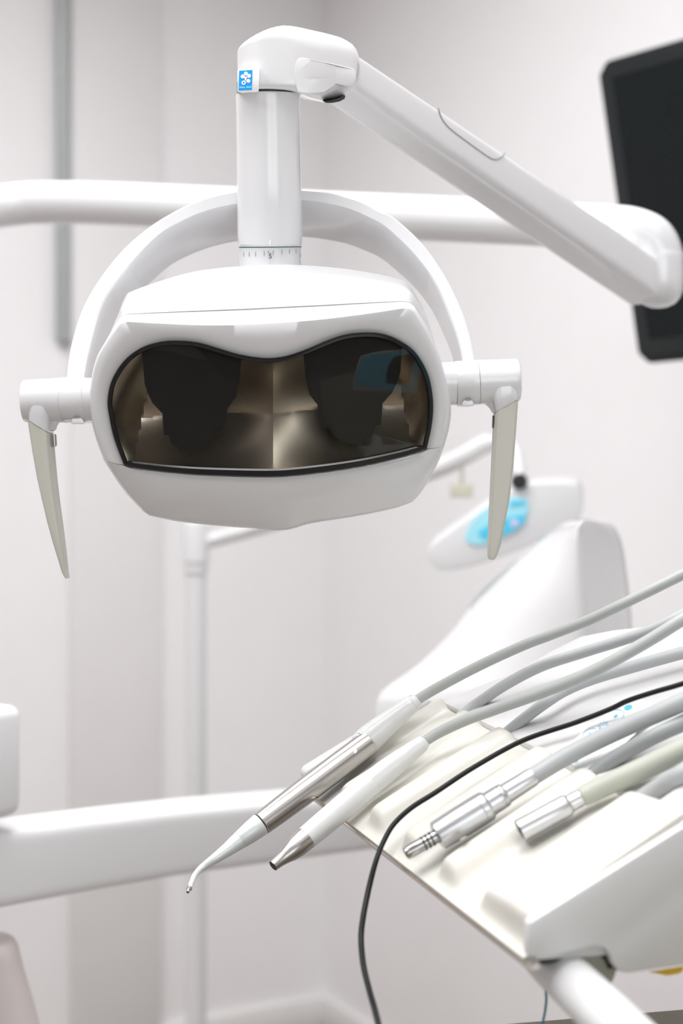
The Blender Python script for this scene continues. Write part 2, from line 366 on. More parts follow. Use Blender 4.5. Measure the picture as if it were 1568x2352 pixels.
# badge
def BD(px, py, o=0): return P(px, py, 1.0575 - .0115 * (px - 547) / 46 - o)
bp = [(545.5, 161), (556, 157), (592, 153.5), (596, 155), (594, 209), (590, 212), (556, 213), (545, 212)]
bd = obj('badge', prism([BD(*q, .0) for q in bp], [BD(*q, -.013) for q in bp]), M['badgew'], LT, bevel=.0006)
bq = [(549, 162.5), (579.5, 160.5), (578, 206.5), (547.5, 208)]
obj('blue_square', prism([BD(*q, .0004) for q in bq], [BD(*q, -.0004) for q in bq]), M['blue'], bd)
def disk(cx, cy, r, f, o=.0008, n=20, ri=0):
    a = np.linspace(0, 2 * math.pi, n, endpoint=False)
    outer = [f(cx + r * math.cos(t), cy + r * math.sin(t), o) for t in a]; ob = [f(cx + r * math.cos(t), cy + r * math.sin(t), o - .0006) for t in a]
    if not ri: return prism(outer, ob)
    inn = [f(cx + ri * math.cos(t), cy + ri * math.sin(t), o) for t in a]; ib = [f(cx + ri * math.cos(t), cy + ri * math.sin(t), o - .0006) for t in a]
    return loft([ob, outer, inn, ib])
obj('flower_emblem', join(disk(564.6, 169, 4.6, BD), disk(557.2, 175.6, 4.7, BD), disk(571.6, 174.2, 4.7, BD), disk(570.2, 185.8, 4.6, BD), disk(564, 178.5, 3.2, BD), disk(559.4, 190, 5, BD, ri=2.1), disk(563.6, 183, 2.2, BD),), M['badgew'], bd)
tx = []
for i in range(9):
    x0 = 550 + i * 3.1
    if i != 4: tx.append(prism([BD(x, y, .0007) for x, y in ((x0, 199.4 - i * .1), (x0 + 2.3, 199.3 - i * .1), (x0 + 2.3, 202.4 - i * .1), (x0, 202.5 - i * .1))], [BD(x, y, .0002) for x, y in ((x0, 199.4 - i * .1), (x0 + 2.3, 199.3 - i * .1), (x0 + 2.3, 202.4 - i * .1), (x0, 202.5 - i * .1))]))
obj('small_print', join(*tx), M['disp'], bd)
# handles
def hubrod(pts, seg=48, e0=True, e1=True):            # (px, cy, r px) with all at depth dh
    ax = nz(P(pts[-1][0], pts[-1][1], dh) - P(pts[0][0], pts[0][1], dh)); c0 = P(pts[0][0], pts[0][1], dh)
    return spin(c0, ax, [((P(x, y, dh) - c0) @ ax, r / F * dh) for x, y, r in pts], seg, e0, e1)
dh = 1.033
left_front = [(955, 61, 106), (990, 64, 107), (1039, 73, 111.5), (1100, 84, 118), (1145, 94, 124), (1200, 107, 132.5), (1244, 119, 140), (1298, 136, 148), (1315, 141.5, 150), (1325, 147, 152), (1329, 150, 153)]
right_front = [(905, 1141, 1191), (936, 1141, 1190), (986, 1139, 1186), (1078, 1134, 1179), (1147, 1130, 1171), (1204, 1127, 1160), (1250, 1124.5, 1151), (1274, 1123.5, 1143), (1283, 1125, 1138), (1286, 1127, 1134)]
def gsec(py0, py1, xl, xr, d0, depth, rc=.0022):
    a, b = P(xl, py0, d0), P(xr, py1, d0)
    w = b - a; L = np.linalg.norm(w); w = w / L; q = []
    rc = min(rc, L * .45, depth * .45)
    for (cx, cy, st) in ((rc, rc, 180), (L - rc, rc, 270), (L - rc, depth - rc, 0), (rc, depth - rc, 90)):
        for k in range(5):
            t = math.radians(st + 90 * k / 4); q.append(a + w * (cx + rc * math.cos(t)) + V(0, 1, 0) * (cy + rc * math.sin(t)))
    return q
def handle(side):
    L = side == 'l'
    if L:
        colr = [(144, 919, 51), (145, 919, 52), (195.5, 917.5, 52), (196.2, 917.5, 51)]; neck = [(196, 917.5, 49.5), (240, 917, 49.5)]
        hubp = [(54, 921.5, 43), (55, 921.5, 46.5), (58, 921.5, 48.3), (70, 921.3, 49), (143.5, 919, 51.5), (144.2, 919, 50.5)]
    else:
        colr = [(1046, 881, 50.5), (1047, 881, 51.5), (1097, 878, 51.5), (1097.7, 878, 50.5)]; neck = [(1000, 882, 50), (1046, 881, 50)]
        hubp = [(1098.3, 878, 50.5), (1099, 878, 51.3), (1175, 873.6, 49.6), (1188, 873, 48.8), (1191.5, 873, 46.5), (1192.3, 873, 43)]
    obj('handle_neck', hubrod(neck), M['white'], LT)
    cl = obj('handle_collar', hubrod(colr), M['white'], LT, ang=50)
    obj('collar_seam', hubrod([(144.1, 919, 50.6), (144.9, 919, 50.6)] if L else [(1097.5, 878, 50.2), (1098.6, 878, 50.2)]), M['gap'], cl)
    lp = [(163, 974), (165, 963), (170, 959.5), (184, 959), (190, 964), (195, 974)] if L else [(1059.5, 934), (1062, 923), (1067, 919), (1081, 918), (1086.5, 922), (1088, 933)]
    obj('latch', prism([P(x, y, dh - .0125) for x, y in lp], [P(x, y, dh + .004) for x, y in lp]), M['white'], cl, bevel=.0008)
    sl = [(168, 960), (183, 959.5), (182, 957.5), (170, 958)] if L else [(1069, 919.5), (1081, 919), (1080, 916.5), (1070, 917)]
    obj('latch_slot', prism([P(x, y, dh - .0128) for x, y in sl], [P(x, y, dh - .006) for x, y in sl]), M['tick'], cl)
    h = obj('handle', hubrod(hubp), M['white'], LT, ang=50)
    fr_ = left_front if L else right_front
    d0 = dh - .0125
    def dep(py): return np.interp(py, [900, 1000, 1200, 1330], [.029, .027, .022, .013])
    def at(py): return [np.interp(py, [q[0] for q in fr_], [q[k] for q in fr_]) for k in (1, 2)]
    # white socket, cut on a slant where the grip begins
    cut = (963, 992) if L else (944, 917)
    if L: sec = [(900, 900, 57, 116), (930, 935, 59, 112), (948, 962, 60.5, 109), (cut[0], cut[1], 61.5, 107.5)]
    else: sec = [(880, 880, 1128, 1189), (915, 895, 1134, 1190), (930, 908, 1139, 1190.5), (cut[0], cut[1], 1141, 1190.5)]
    sd = [dh - .0148, dh - .0151, dh - .0142, d0 - .0003]
    obj('grip_socket', loft([gsec(a, b, x0, x1, q, .0295, .006) for (a, b, x0, x1), q in zip(sec, sd)], True, True, True), M['white'], h, ang=50)
    # fillet between socket and hub
    fil = [(150, 962), (139, 968), (132, 977), (129, 990), (106, 990), (100, 960), (120, 940)] if L else [(1100, 922), (1112, 927), (1123, 937), (1132, 952), (1145, 945), (1150, 915), (1120, 900)]
    obj('socket_fillet', prism([P(x, y, dh - .004) for x, y in fil], [P(x, y, dh + .012) for x, y in fil]), M['white'], h, bevel=.002)
    rows = [(cut[0] + 1, cut[1] + 1)] + [(q[0], q[0]) for q in fr_ if q[0] > max(cut) + 12]
    g = []
    for a, b in rows:
        g.append(gsec(a, b, at(a)[0], at(b)[1], d0 + .0012 * max(0, (a - 1280) / 40), dep((a + b) / 2)))
    obj('grip', loft(g, True, True, True), M['grip'], h, ang=50)
    nb = [(125, 996), (129.5, 998), (131, 1022), (127, 1028)] if L else [(1133, 954), (1130, 955), (1129, 983), (1132.5, 984)]
    obj('grip_release', prism([P(x, y, dh + .004) for x, y in nb], [P(x, y, dh + .011) for x, y in nb]), M['grip'], h, bevel=.0006)
handle('l'); handle('r')
# sloping arm with cover line
J0, J1 = P(772, 172, 1.103), P(1488, 655, 1.40)
ta = nz(J1 - J0); ua = nz(np.cross(ta, up)); va = np.cross(ua, ta)
if va[2] < 0: va = -va
if ua[1] > 0: ua = -ua                                # ua faces the lens
ar = []
for k in range(25):
    s = k / 24; c = J0 * (1 - s) + J1 * s
    w = .020 + .002 * s; hh = .0142 + .0052 * s
    ar.append([c + ua * x * w + va * z * hh for x, z in sq(40, 6)])
arm = obj('sloping_arm', loft(ar, True, True, True), M['white'], LT, ang=60)
def arm_pt(s, z, o=.0):                               # on the near side of the arm
    c = J0 * (1 - s) + J1 * s
    return c + ua * (.020 + .002 * s + o) + va * z * (.0142 + .0052 * s)
cl = [arm_pt(a, b) for a, b in ((.215, .93), (.225, .6), (.24, .38), (.27, .25), (.36, .18), (.385, .25), (.40, .5), (.412, .93))]
obj('cover_line', tube(cr(cl, 6), .0006, 8), M['tick'], arm)
# knuckle and horizontal tube, running out to a floor post beyond the left edge of the frame
kx = 1513; kd = 1.395; kp = F / kd
def kpt(py): return P(kx, py, kd)
obj('knuckle', spin(kpt(640), up, [((640 - py) / kp, r / kp) for py, r in ((707, 6), (705, 20), (698, 36), (686, 47), (668, 54.5), (645, 57), (600, 57), (584, 57), (582, 56))], 48), M['white'], LT, ang=60)
obj('knuckle_seam', spin(kpt(585), up, [((585 - py) / kp, r / kp) for py, r in ((586.5, 56.2), (582, 56.2))], 48), M['tick'], LT)
tp = [P(-420, 900, 1.55), P(-400, 720, 1.56), P(-330, 620, 1.58), P(-200, 535, 1.61), P(-60, 486, 1.64), P(30, 470, 1.66), P(120, 465, 1.66), P(260, 468, 1.645), P(500, 479, 1.61), P(900, 498, 1.535), P(1200, 511, 1.46), P(1340, 520, 1.425), P(1405, 524, 1.405), P(1455, 532, 1.397), P(1494, 552, 1.395), P(kx - 2, 590, kd), P(kx, 640, kd)]
tr = [.0245] * 10 + [.0235, .0232, .0232, .0236, .0242, .0242, .0242]
tp2 = cr(tp, 8); tr2 = np.interp(np.linspace(0, 16, len(tp2)), range(17), tr)
obj('support_tube', tube(tp2, tr2, 36), M['white'], LT, ang=60)
b0 = tp[0]; 
obj('floor_post', join(tube([V(b0[0], b0[1], .02), b0 + V(0, 0, .02)], .0245, 32), spin(V(b0[0], b0[1], 0), up, [(0, .13), (.02, .13), (.03, .11), (.035, .03)], 48)), M['white'], LT, ang=40)

# ------------------------------------------------------------------ instrument tray
TA, TB = P(724, 1830, 1.02 * 1.06), P(1210, 2207, .74 * 1.06)
e1 = nz(TB - TA); ea = -(e1[0] + .56 * e1[2]) / e1[1]; e2 = nz(V(1, ea, .56)); en = np.cross(e1, e2)
if en[2] < 0: en = -en
CP = V(0, 0, CAMZ)
KT = 1.06
def T(s, t, h): return TA + (e1 * s + e2 * t + en * h) * KT
def Q(px, py, h):                                    # pixel -> point h above the tray surface
    r = P(px, py, 1.0) - CP; k = ((TA + en * h * KT - CP) @ en) / (r @ en); return CP + r * k
def S(px, py, s):                                    # pixel -> (t, h) in the tray's cross-section at s
    r = P(px, py, 1.0) - CP; k = ((TA + e1 * s * KT - CP) @ e1) / (r @ e1); p = CP + r * k
    return ((p - TA) @ e2 / KT, (p - TA) @ en / KT)
TR = thing('instrument_tray', 'white sloping instrument tray with cream grooved silicone pad', 'instrument tray', T(.15, .2, -.1))
side = [S(1215, 2120, .312), S(1568, 1900, .312), (.34, .02), (.36, .0), (.36, -.085), (.10, -.068), S(1568, 2218, .312), S(1487, 2230.5, .312), S(1443, 2237, .312), S(1423, 2233, .312), S(1408, 2216, .312), S(1402, 2195, .312), S(1390, 2179, .312), S(1364, 2173, .312), S(1242, 2203, .312), S(1213, 2197, .312)]
def xs(s, lst): return [T(s, t, h) for t, h in lst]
obj('side_panel', prism(xs(.312, side), xs(.306, side)), M['tray'], TR, bevel=.0015)
low = [(0, 0), (.135, 0), (.135, -.07), (.10, -.062), (.05, -.03), (.006, -.003)]
obj('tray_body', prism(xs(.306, low), xs(-.012, low)), M['tray'], TR, bevel=.001)
rim = [(-.001, .002), (.0, .018), (.004, .0205), (.09, .0205), (.108, .018), (.114, .008), (.114, -.02), (.1, -.03), (.01, -.006)]
obj('left_rim', prism(xs(-.013, rim), xs(.0, rim)), M['tray'], TR, bevel=.0025, bseg=3)
lipq = [(-.003, -.0012), (-.003, .0010), (.002, .0014), (.003, -.003)]
obj('steel_lip', prism(xs(-.012, lipq), xs(.312, lipq)), M['lip'], TR)
# pad: ridges and grooves run with the slope, the ridge noses are rounded
gro = [.020, .0715, .124, .177, .2295]
def padh(s, t):
    g = min(abs(s - c) for c in gro)
    r = 1 / (1 + math.exp(-(g - .0155) / .0022))
    edge = min(s / .006, (.3058 - s) / .003, 1)
    nose = 1 / (1 + math.exp(-(t - .0085) / .0018))
    back = 1 - .0 * t
    base = .0035 + .004 * min(1, max(0, t / .1))
    hh = base + (.0165 + .004 * min(1, max(0, (s - .25) / .03)) - base) * max(r, .0) * nose
    if t > .114: hh -= .004 * ((t - .114) / .004) ** 2
    return max(.0008, hh)
ps = np.linspace(.0006, .3055, 260); pt_ = np.r_[np.linspace(-.0015, .03, 46), np.linspace(.033, .11, 22), .113, .1155, .117, .118]
pg = [[T(s, t, padh(s, t)) for s in ps] for t in pt_]
top = loft(pg, False)
sk = lambda row: [v - en * .0 for v in row]
bot = [[T(s, t, .0006) for s in ps] for t in (pt_[0], pt_[-1])]
obj('silicone_pad', join(top, loft([bot[0], pg[0]], False), loft([pg[-1], bot[1]], False), loft([[r[0] for r in pg], [T(ps[0], t, .0006) for t in pt_]], False), loft([[r[-1] for r in pg], [T(ps[-1], t, .0006) for t in pt_]], False)), M['pad'], TR, ang=50)
rl = [(.112, .0), (.112, .017), (.116, .0195), (.36, .0195), (.36, -.02), (.13, -.02)]
obj('side_rail', prism(xs(.3062, rl), xs(.280, rl)), M['tray'], TR, bevel=.002)
tb_ = T(.2, .3, -.03)
obj('tray_arm', tube([tb_, tb_ + V(.02, .08, -.05), V(.52, 1.56, 1.0)], .022, 24), M['satin'], TR)
# console behind the pad
con = [T(.0, .1165, .011), Q(1062, 1588, .011), Q(1168, 1546, .011), Q(1200, 1531, .011), Q(1260, 1495, .011), Q(1333, 1459, .011), Q(1410, 1444, .011), Q(1497, 1435, .011), Q(1600, 1428, .011), T(.3055, .36, .011), T(.3055, .1165, .011)]
obj('console', prism(con, [v - en * .06 for v in con]), M['tray'], TR, bevel=.003)
kq = [(1296, 1717), (1338, 1681), (1407, 1627), (1436, 1605.5), (1450, 1600.5), (1463, 1600.5), (1478, 1608), (1520, 1632), (1420, 1720), (1345, 1780), (1318, 1765)]
kp_ = obj('keypad', prism([Q(*q, .0140) for q in kq], [Q(*q, .0105) for q in kq]), M['badgew'], TR, bevel=.0006)
def KD(x, y, o): return Q(x, y, .0140 + o)
def kbar(x, y, dx, dy, w):
    L = math.hypot(dx, dy); nx, ny = -dy / L * w, dx / L * w
    q = [(x - dx + nx, y - dy + ny), (x + dx + nx, y + dy + ny), (x + dx - nx, y + dy - ny), (x - dx - nx, y - dy - ny)]
    return prism([KD(a, b, .0003) for a, b in q], [KD(a, b, -.0003) for a, b in q])
def kell(cx, cy, a, b, rot, ri=0, arc=(0, 360), n=28):
    ts = np.radians(np.linspace(arc[0], arc[1], n)); c, s_ = math.cos(rot), math.sin(rot)
    def pts(k): return [(cx + (a * k * math.cos(t) * c - b * k * math.sin(t) * s_), cy + (a * k * math.cos(t) * s_ + b * k * math.sin(t) * c)) for t in ts]
    if not ri: return prism([KD(*q, .0003) for q in pts(1)[:-1]], [KD(*q, -.0003) for q in pts(1)[:-1]])
    o, i = pts(1), pts(ri)
    return loft([[KD(*q, -.0003) for q in o], [KD(*q, .0003) for q in o], [KD(*q, .0003) for q in i], [KD(*q, -.0003) for q in i]], False)
rt = -.35
ico = [('minus_icon', join(kbar(1355.5, 1685, 3.4, 2.2, 1.7))), ('minus_ring', kell(1356, 1687, 19, 14, rt, .95, (120, 330))), ('plus_icon', join(kbar(1413, 1644.3, 5, -1.5, 1.4), kbar(1413, 1644.3, -2.2, 4, 1.6))), ('plus_ring', kell(1413, 1644, 20, 14, rt, .95, (-80, 80))), ('on_button', kell(1442, 1624.5, 9.5, 5.4, -.3))]
ico.append(('lamp_icon', join(*[kbar(1384.5 + 9 * math.cos(a) * 1.0, 1665.5 + 6.6 * math.sin(a) - 2.6 * math.cos(a), 3 * math.cos(a), 2.2 * math.sin(a) - .9 * math.cos(a), .9) for a in np.linspace(.2, 2 * math.pi + .2, 8, endpoint=False)], kbar(1384.5, 1665.5, 2.2, -.8, .8))))
ico.append(('lower_icon', kell(1322, 1747, 5, 4, rt)))
for nm, g in ico: obj(nm, g, M['cyan'], kp_)
obj('on_button_mark', prism([KD(a, b, .0005) for a, b in ((1438, 1626.5), (1445.5, 1622), (1446, 1623), (1438.5, 1627.5))], [KD(a, b, .0) for a, b in ((1438, 1626.5), (1445.5, 1622), (1446, 1623), (1438.5, 1627.5))]), M['disp'], kp_)
# pull handle under the near corner
hq = [P(1236, 2182, .825), P(1250, 2196, .82), P(1278, 2223, .808), P(1400, 2341, .755), P(1560, 2497, .70), P(1760, 2690, .63)]
hp = obj('pull_handle', tube(hq, [.0100, .0130, .0138, .0144, .0144, .0144], 40), M['satin'], TR, ang=60)
hc = P(1352, 2222, .806)
obj('handle_gasket', spin(hc - e1 * .004, e1, [(0, .004), (.0, .0158), (.006, .0166), (.008, .0158), (.008, .002)], 36), M['greenish'], TR)
ys = [(1488, 2232), (1510, 2229), (1570, 2219), (1568, 2230), (1560, 2236), (1532, 2241)]
obj('yellow_sticker', prism([P(x, y, .84) for x, y in ys], [P(x, y, .843) for x, y in ys]), M['yellow'], TR)
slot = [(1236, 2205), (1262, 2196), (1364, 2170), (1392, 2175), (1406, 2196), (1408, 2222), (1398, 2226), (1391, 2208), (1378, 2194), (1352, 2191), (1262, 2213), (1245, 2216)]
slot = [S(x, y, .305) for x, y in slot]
obj('recess_shade_strip', prism(xs(.305, slot), xs(.295, slot)), M['rubber'], TR)  # black strip standing in for the shade inside the handle slot
# ------------------------------------------------------------------ handpieces
def rodp(pts, seg=36, cap0=True, cap1=True):          # (px, py, h above tray, radius in px): rings square to the local axis
    c = [Q(x, y, h) for x, y, h, r in pts]; rr = [p[3] / F * q[1] for p, q in zip(pts, c)]
    return c, rr
def rod(pts, axis=None, seg=36, cap0=True, cap1=True):
    c, rr = rodp(pts)
    ax = nz(c[-1] - c[0])
    return spin(c[0], ax, [((q - c[0]) @ ax, r) for q, r in zip(c, rr)], seg, cap0, cap1)
def bent(pts, seg=28, n=6):
    c, rr = rodp(pts); cc_ = cr(c, n); r2 = np.interp(np.linspace(0, len(c) - 1, len(cc_)), range(len(c)), rr)
    return tube(cc_, r2, seg)
def dip(pts):                                         # beyond the frame the hoses sink into the console
    x, y, h, r = pts[-1]
    return list(pts) + [(x + 110, y - 10, h * .55, r), (x + 190, y + 20, -.004, r), (x + 215, y + 40, -.03, r)]
def hose(name, m, parent, pts, seg=22): return obj(name, bent(dip(pts), seg), m, parent, ang=60)
GR = 'handpieces lying on the instrument tray'
# air-water syringe
sy = thing('air_water_syringe', 'steel syringe handpiece with bent pale grey nozzle, farthest left on tray', 'dental handpiece', Q(700, 1818, .006), GR)
nz_ = obj('nozzle', bent([(435.5, 2040, .014, 6), (440, 2028, .014, 6.3), (447, 2012, .014, 6.8), (457, 1999, .014, 7.6), (470, 1988.5, .014, 9), (495, 1971, .015, 12), (522, 1951.5, .015, 15.8), (538, 1939, .015, 18.5), (550.5, 1929.5, .015, 20.4)]), M['tip'], sy, ang=60)
obj('nozzle_end', rod([(431, 2049, .014, 3), (431.6, 2047.5, .014, 4.2), (433.5, 2043, .014, 4.5), (434, 2042, .014, 6.2), (436, 2037.5, .014, 6.2)]), M['steel'], nz_)
obj('nozzle_bore', rod([(430.6, 2050, .014, 2.4), (432, 2047, .014, 2.4)]), M['rubber'], nz_)
obj('collar', rod([(551, 1929.3, .015, 20.2), (552, 1928.5, .015, 21), (575, 1911, .015, 24.5), (598, 1893.5, .016, 26.6), (599, 1892.7, .016, 26)]), M['tip'], sy)
bo = obj('steel_body', rod([(599.6, 1892.3, .016, 26), (600.6, 1891.5, .016, 27.2), (640, 1861.5, .016, 29), (700, 1816, .016, 30.5), (770, 1763.5, .017, 30.5), (830, 1719, .018, 29.5), (846, 1707, .018, 28.5)]), M['steel'], sy)
obj('rivet', spin(Q(814, 1726.5, .0225), en - e2 * .4 + e1 * .5, [(0, .0022), (.0004, .0022), (.0008, .0012)], 16), M['alu'], bo)
obj('white_sleeve', bent([(826, 1717, .018, 20), (829, 1713.5, .018, 28), (836, 1707, .018, 31.5), (850, 1695, .019, 32.2), (870, 1678, .021, 30), (900, 1653.5, .024, 25.5), (930, 1630, .027, 21.5), (947, 1617, .028, 19.8), (951.5, 1613.6, .0285, 18.5), (952.5, 1612.8, .0285, 14)], 36), M['hpwhite'], sy, ang=60)
hose('hose', M['hose'], sy, [(945, 1619, .0275, 11), (955, 1610, .029, 11.5), (1000, 1582, .032, 12), (1100, 1529, .040, 12), (1200, 1483, .048, 12), (1268, 1457, .054, 12), (1350, 1425, .060, 12.2), (1420, 1392, .066, 12.3), (1500, 1353, .07, 12.5), (1568, 1319, .072, 12.6), (1680, 1262, .075, 12.8), (1800, 1220, .07, 13)])
# second handpiece
h2 = thing('scaler_handpiece', 'slim white handpiece with steel flared tip, second from left on tray', 'dental handpiece', Q(760, 1880, .006), GR)
fl = obj('steel_tip', rod([(626.8, 1989.0, .015, 12.4), (629, 1987.2, .015, 12.6), (640, 1977.5, .015, 14), (652, 1967, .015, 17.5), (664, 1957, .015, 22), (677, 1946, .015, 25.3), (690, 1935.5, .015, 26.6), (702, 1926, .015, 27)], cap0=False), M['steel'], h2)
obj('tip_bore', rod([(627.5, 1988.4, .015, 10.8), (632, 1984.5, .015, 10.8)]), M['rubber'], fl)
bo = obj('white_body', rod([(702.4, 1925.6, .015, 26), (703, 1925.1, .015, 27.3), (740, 1894, .0155, 28.6), (790, 1852, .016, 29.2), (849.6, 1801.7, .017, 28.8), (850.2, 1801.2, .017, 28)]), M['hpwhite'], h2)
obj('body_mark', join(*[spin(Q(735 + i * 6.0, 1862.5 - i * 5, .0232), en, [(0, .0008), (.0002, .0008)], 12) for i in range(2)]), M['tick'], bo)
obj('middle_ring', rod([(850.8, 1800.7, .017, 28), (851.4, 1800.2, .017, 28.7), (884.6, 1773.0, .0185, 27.8), (885.2, 1772.6, .0185, 27.2)]), M['hpwhite'], h2)
obj('white_sleeve', bent([(885.6, 1772.2, .0185, 27.2), (886.2, 1771.8, .0185, 27.8), (910, 1753, .0197, 25.5), (940, 1730, .021, 22), (962, 1713.5, .0222, 19.6), (970, 1707.5, .0226, 18.5), (973, 1705.5, .0227, 16), (973.6, 1705, .0227, 12)], 36, 4), M['hpwhite'], h2, ang=60)
hose('hose', M['hose'], h2, [(965, 1711, .022, 12), (975, 1702.5, .0232, 12.5), (1010, 1681, .025, 13), (1068, 1654, .028, 13.3), (1130, 1631, .03, 13.6), (1200, 1606, .033, 14), (1270, 1580, .036, 14.2), (1350, 1547, .040, 14.5), (1420, 1511, .045, 14.6), (1500, 1465, .05, 14.8), (1568, 1422, .054, 15), (1680, 1350, .056, 15), (1800, 1290, .05, 15)])
# micromotor
mo = thing('micromotor_handpiece', 'silver motor handpiece with ringed steel spigot pointing off the tray', 'dental handpiece', Q(1080, 1870, .006), GR)
sp = obj('spigot', rod([(931, 1961.5, .019, 11), (932, 1961, .019, 14.6), (937, 1958, .019, 15.6), (960, 1945, .019, 15.8), (974, 1937, .019, 15.4), (1006, 1918.5, .019, 15.4)], cap0=False), M['dsteel'], mo)
obj('spigot_bore', rod([(931.6, 1961.2, .019, 10.6), (936, 1958.7, .019, 10.6)]), M['rubber'], sp)
for x, y in ((973, 1937.6), (982, 1932.4), (991, 1927.2)):
    obj('o_ring', rod([(x - 1.6, y + .9, .019, 15.6), (x - .8, y + .5, .019, 17), (x + .9, y - .5, .019, 17), (x + 1.7, y - .9, .019, 15.6)]), M['rubber'], sp)
obj('motor_body', rod([(1004.5, 1920, .019, 24), (1004, 1920.2, .019, 31.5), (1005, 1919.7, .019, 34), (1008, 1918, .019, 34.6), (1060, 1886, .020, 36), (1104, 1859, .0205, 36.2), (1105, 1858.4, .0205, 35.4), (1106, 1857.8, .0205, 36.2), (1117, 1851, .0207, 35.2), (1122, 1848, .0207, 31.5), (1123, 1847.3, .0207, 28)], seg=48), M['alu'], mo, ang=25)
obj('motor_socket', rod([(1005.5, 1919.4, .019, 30), (1003.7, 1920.5, .019, 30.2), (1003.6, 1920.6, .019, 17)], cap1=False), M['dsteel'], mo)
obj('motor_mark', prism([Q(x, y, .0212) for x, y in ((1056, 1927.5), (1069, 1919.8), (1070.5, 1922), (1057.5, 1929.7))], [Q(x, y, .018) for x, y in ((1056, 1927.5), (1069, 1919.8), (1070.5, 1922), (1057.5, 1929.7))]), M['khaki'], mo)
obj('rear_sleeve', rod([(1120, 1849, .0207, 28.5), (1148, 1831.5, .0212, 28.2), (1149, 1830.8, .0212, 27), (1151, 1829.6, .0213, 27), (1152, 1829, .0213, 28.4), (1158, 1825.2, .0214, 26.8), (1162, 1822.8, .0215, 23.5), (1190, 1805, .022, 22.6), (1222, 1785, .0225, 21.6), (1226, 1782.5, .0226, 20), (1226.4, 1782.2, .0226, 16)], seg=40), M['alu'], mo, ang=25)
hose('hose', M['hoseb'], mo, [(1218, 1788, .0226, 18), (1232, 1778.5, .0228, 20), (1290, 1743, .0235, 20.6), (1360, 1706, .0255, 21), (1450, 1664, .029, 21.5), (1568, 1612, .034, 22), (1680, 1560, .038, 22), (1800, 1520, .036, 22)], 28)
# air motor coupling
cpl = thing('hose_coupling', 'short bare steel coupling on greenish hose, nearest the tray side panel', 'dental handpiece', Q(1260, 1870, .004), GR)
obj('steel_shell', rod([(1196, 1907.5, .0165, 23), (1193.2, 1909, .0165, 25.6), (1194.2, 1908.5, .0165, 26.6), (1240, 1883.5, .0165, 26.4), (1300, 1851, .0165, 25.8), (1304, 1849, .0165, 23.5), (1308, 1846.6, .0165, 20), (1330, 1834.5, .0167, 19.6), (1337, 1830.7, .0167, 18.5), (1339, 1829.6, .0167, 15)], seg=44, cap0=False), M['alu'], cpl, ang=30)
obj('bore', rod([(1194.5, 1908.2, .0165, 23.8), (1222, 1893, .0165, 22)], cap0=False), M['bore'], cpl)
hose('hose', M['hoseg'], cpl, [(1328, 1836, .0165, 15), (1340, 1829, .0168, 22.5), (1370, 1814, .0172, 24), (1400, 1800, .018, 24.5), (1480, 1764, .0205, 26), (1568, 1722, .0245, 27), (1680, 1668, .029, 27), (1800, 1630, .03, 27)], 28)
# hose loops coming out from under the pad
GL = 'hoses emerging from under the pad'
def loop(label, m, pts):
    o = obj('instrument_hose', bent(dip(pts), 22), m, None, ang=60); tag(o, label, 'hose', GL)
loop('grey hose under the pad, passing directly below the syringe hose', M['hoseb'], [(1055, 1648, .009, 12), (1072, 1634, .010, 12.4), (1100, 1613, .013, 12.6), (1160, 1573, .022, 12.8), (1240, 1531, .0265, 13), (1330, 1501, .028, 13), (1420, 1473, .031, 13), (1500, 1445, .034, 13), (1568, 1411, .037, 13), (1680, 1350, .038, 13), (1800, 1300, .034, 13)])
loop('bluish grey hose under the pad, bending below the white scaler hose', M['hoseb'], [(1148, 1697, .009, 13), (1166, 1681, .0105, 13), (1200, 1653, .015, 13.2), (1255, 1612, .0225, 13.6), (1300, 1584, .0228, 13.8), (1360, 1559, .0225, 14), (1450, 1532, .0225, 14.2), (1568, 1499, .0225, 14.6), (1680, 1470, .0225, 15), (1800, 1445, .0225, 15)])
loop('dark grey hose between the motor hose and the greenish hose', M['hosed'], [(1350, 1790, .0085, 17), (1368, 1773, .0105, 17.5), (1420, 1736, .0165, 18), (1500, 1692, .0235, 18.5), (1568, 1661, .0235, 19), (1680, 1610, .0235, 19), (1800, 1570, .0235, 19)])
loop('pale grey hose nearest the tray side panel', M['hoseb'], [(1455, 1852, .0085, 20), (1478, 1832, .011, 21), (1520, 1805, .017, 22), (1568, 1776, .0245, 22.5), (1640, 1735, .0245, 23), (1760, 1680, .0245, 23)])
# black cable across the tray
bc = [(2010, 1475, -.03), (1960, 1465, .005), (1890, 1470, .022), (1800, 1492, .03), (1690, 1528, .03), (1568, 1570, .028), (1500, 1590, .0265), (1440, 1610, .0245), (1400, 1629, .022), (1320, 1660, .0205), (1200, 1701, .0195), (1090, 1761, .0192), (1000, 1820, .0192), (945, 1855, .019), (905, 1892, .017), (882, 1930, .014), (864, 1975, .010), (848, 2035, .002), (834, 2105, -.006), (829, 2155, -.012), (834, 2215, -.017), (848, 2275, -.022), (862, 2325, -.025), (880, 2400, -.03), (905, 2520, -.035), (930, 2700, -.04)]
bq = [Q(x, y, h) for x, y, h in bc]; be = bq[-1]
bq += [V(be[0] + .01, be[1], .7), V(be[0] + .015, be[1] + .01, .35), V(be[0] + .02, be[1] + .03, .06), V(be[0] + .08, be[1] + .10, .006), V(be[0] + .3, be[1] + .25, .006)]
bcp = cr(bq, 8)
o = obj('power_cable', tube(bcp, np.interp(np.linspace(0, 30, len(bcp)), range(31), [.00175] * 17 + [.0019] * 14), 18), M['cable'], None, ang=60)
tag(o, 'thin black cable crossing the tray and hanging down from its front', 'cable')
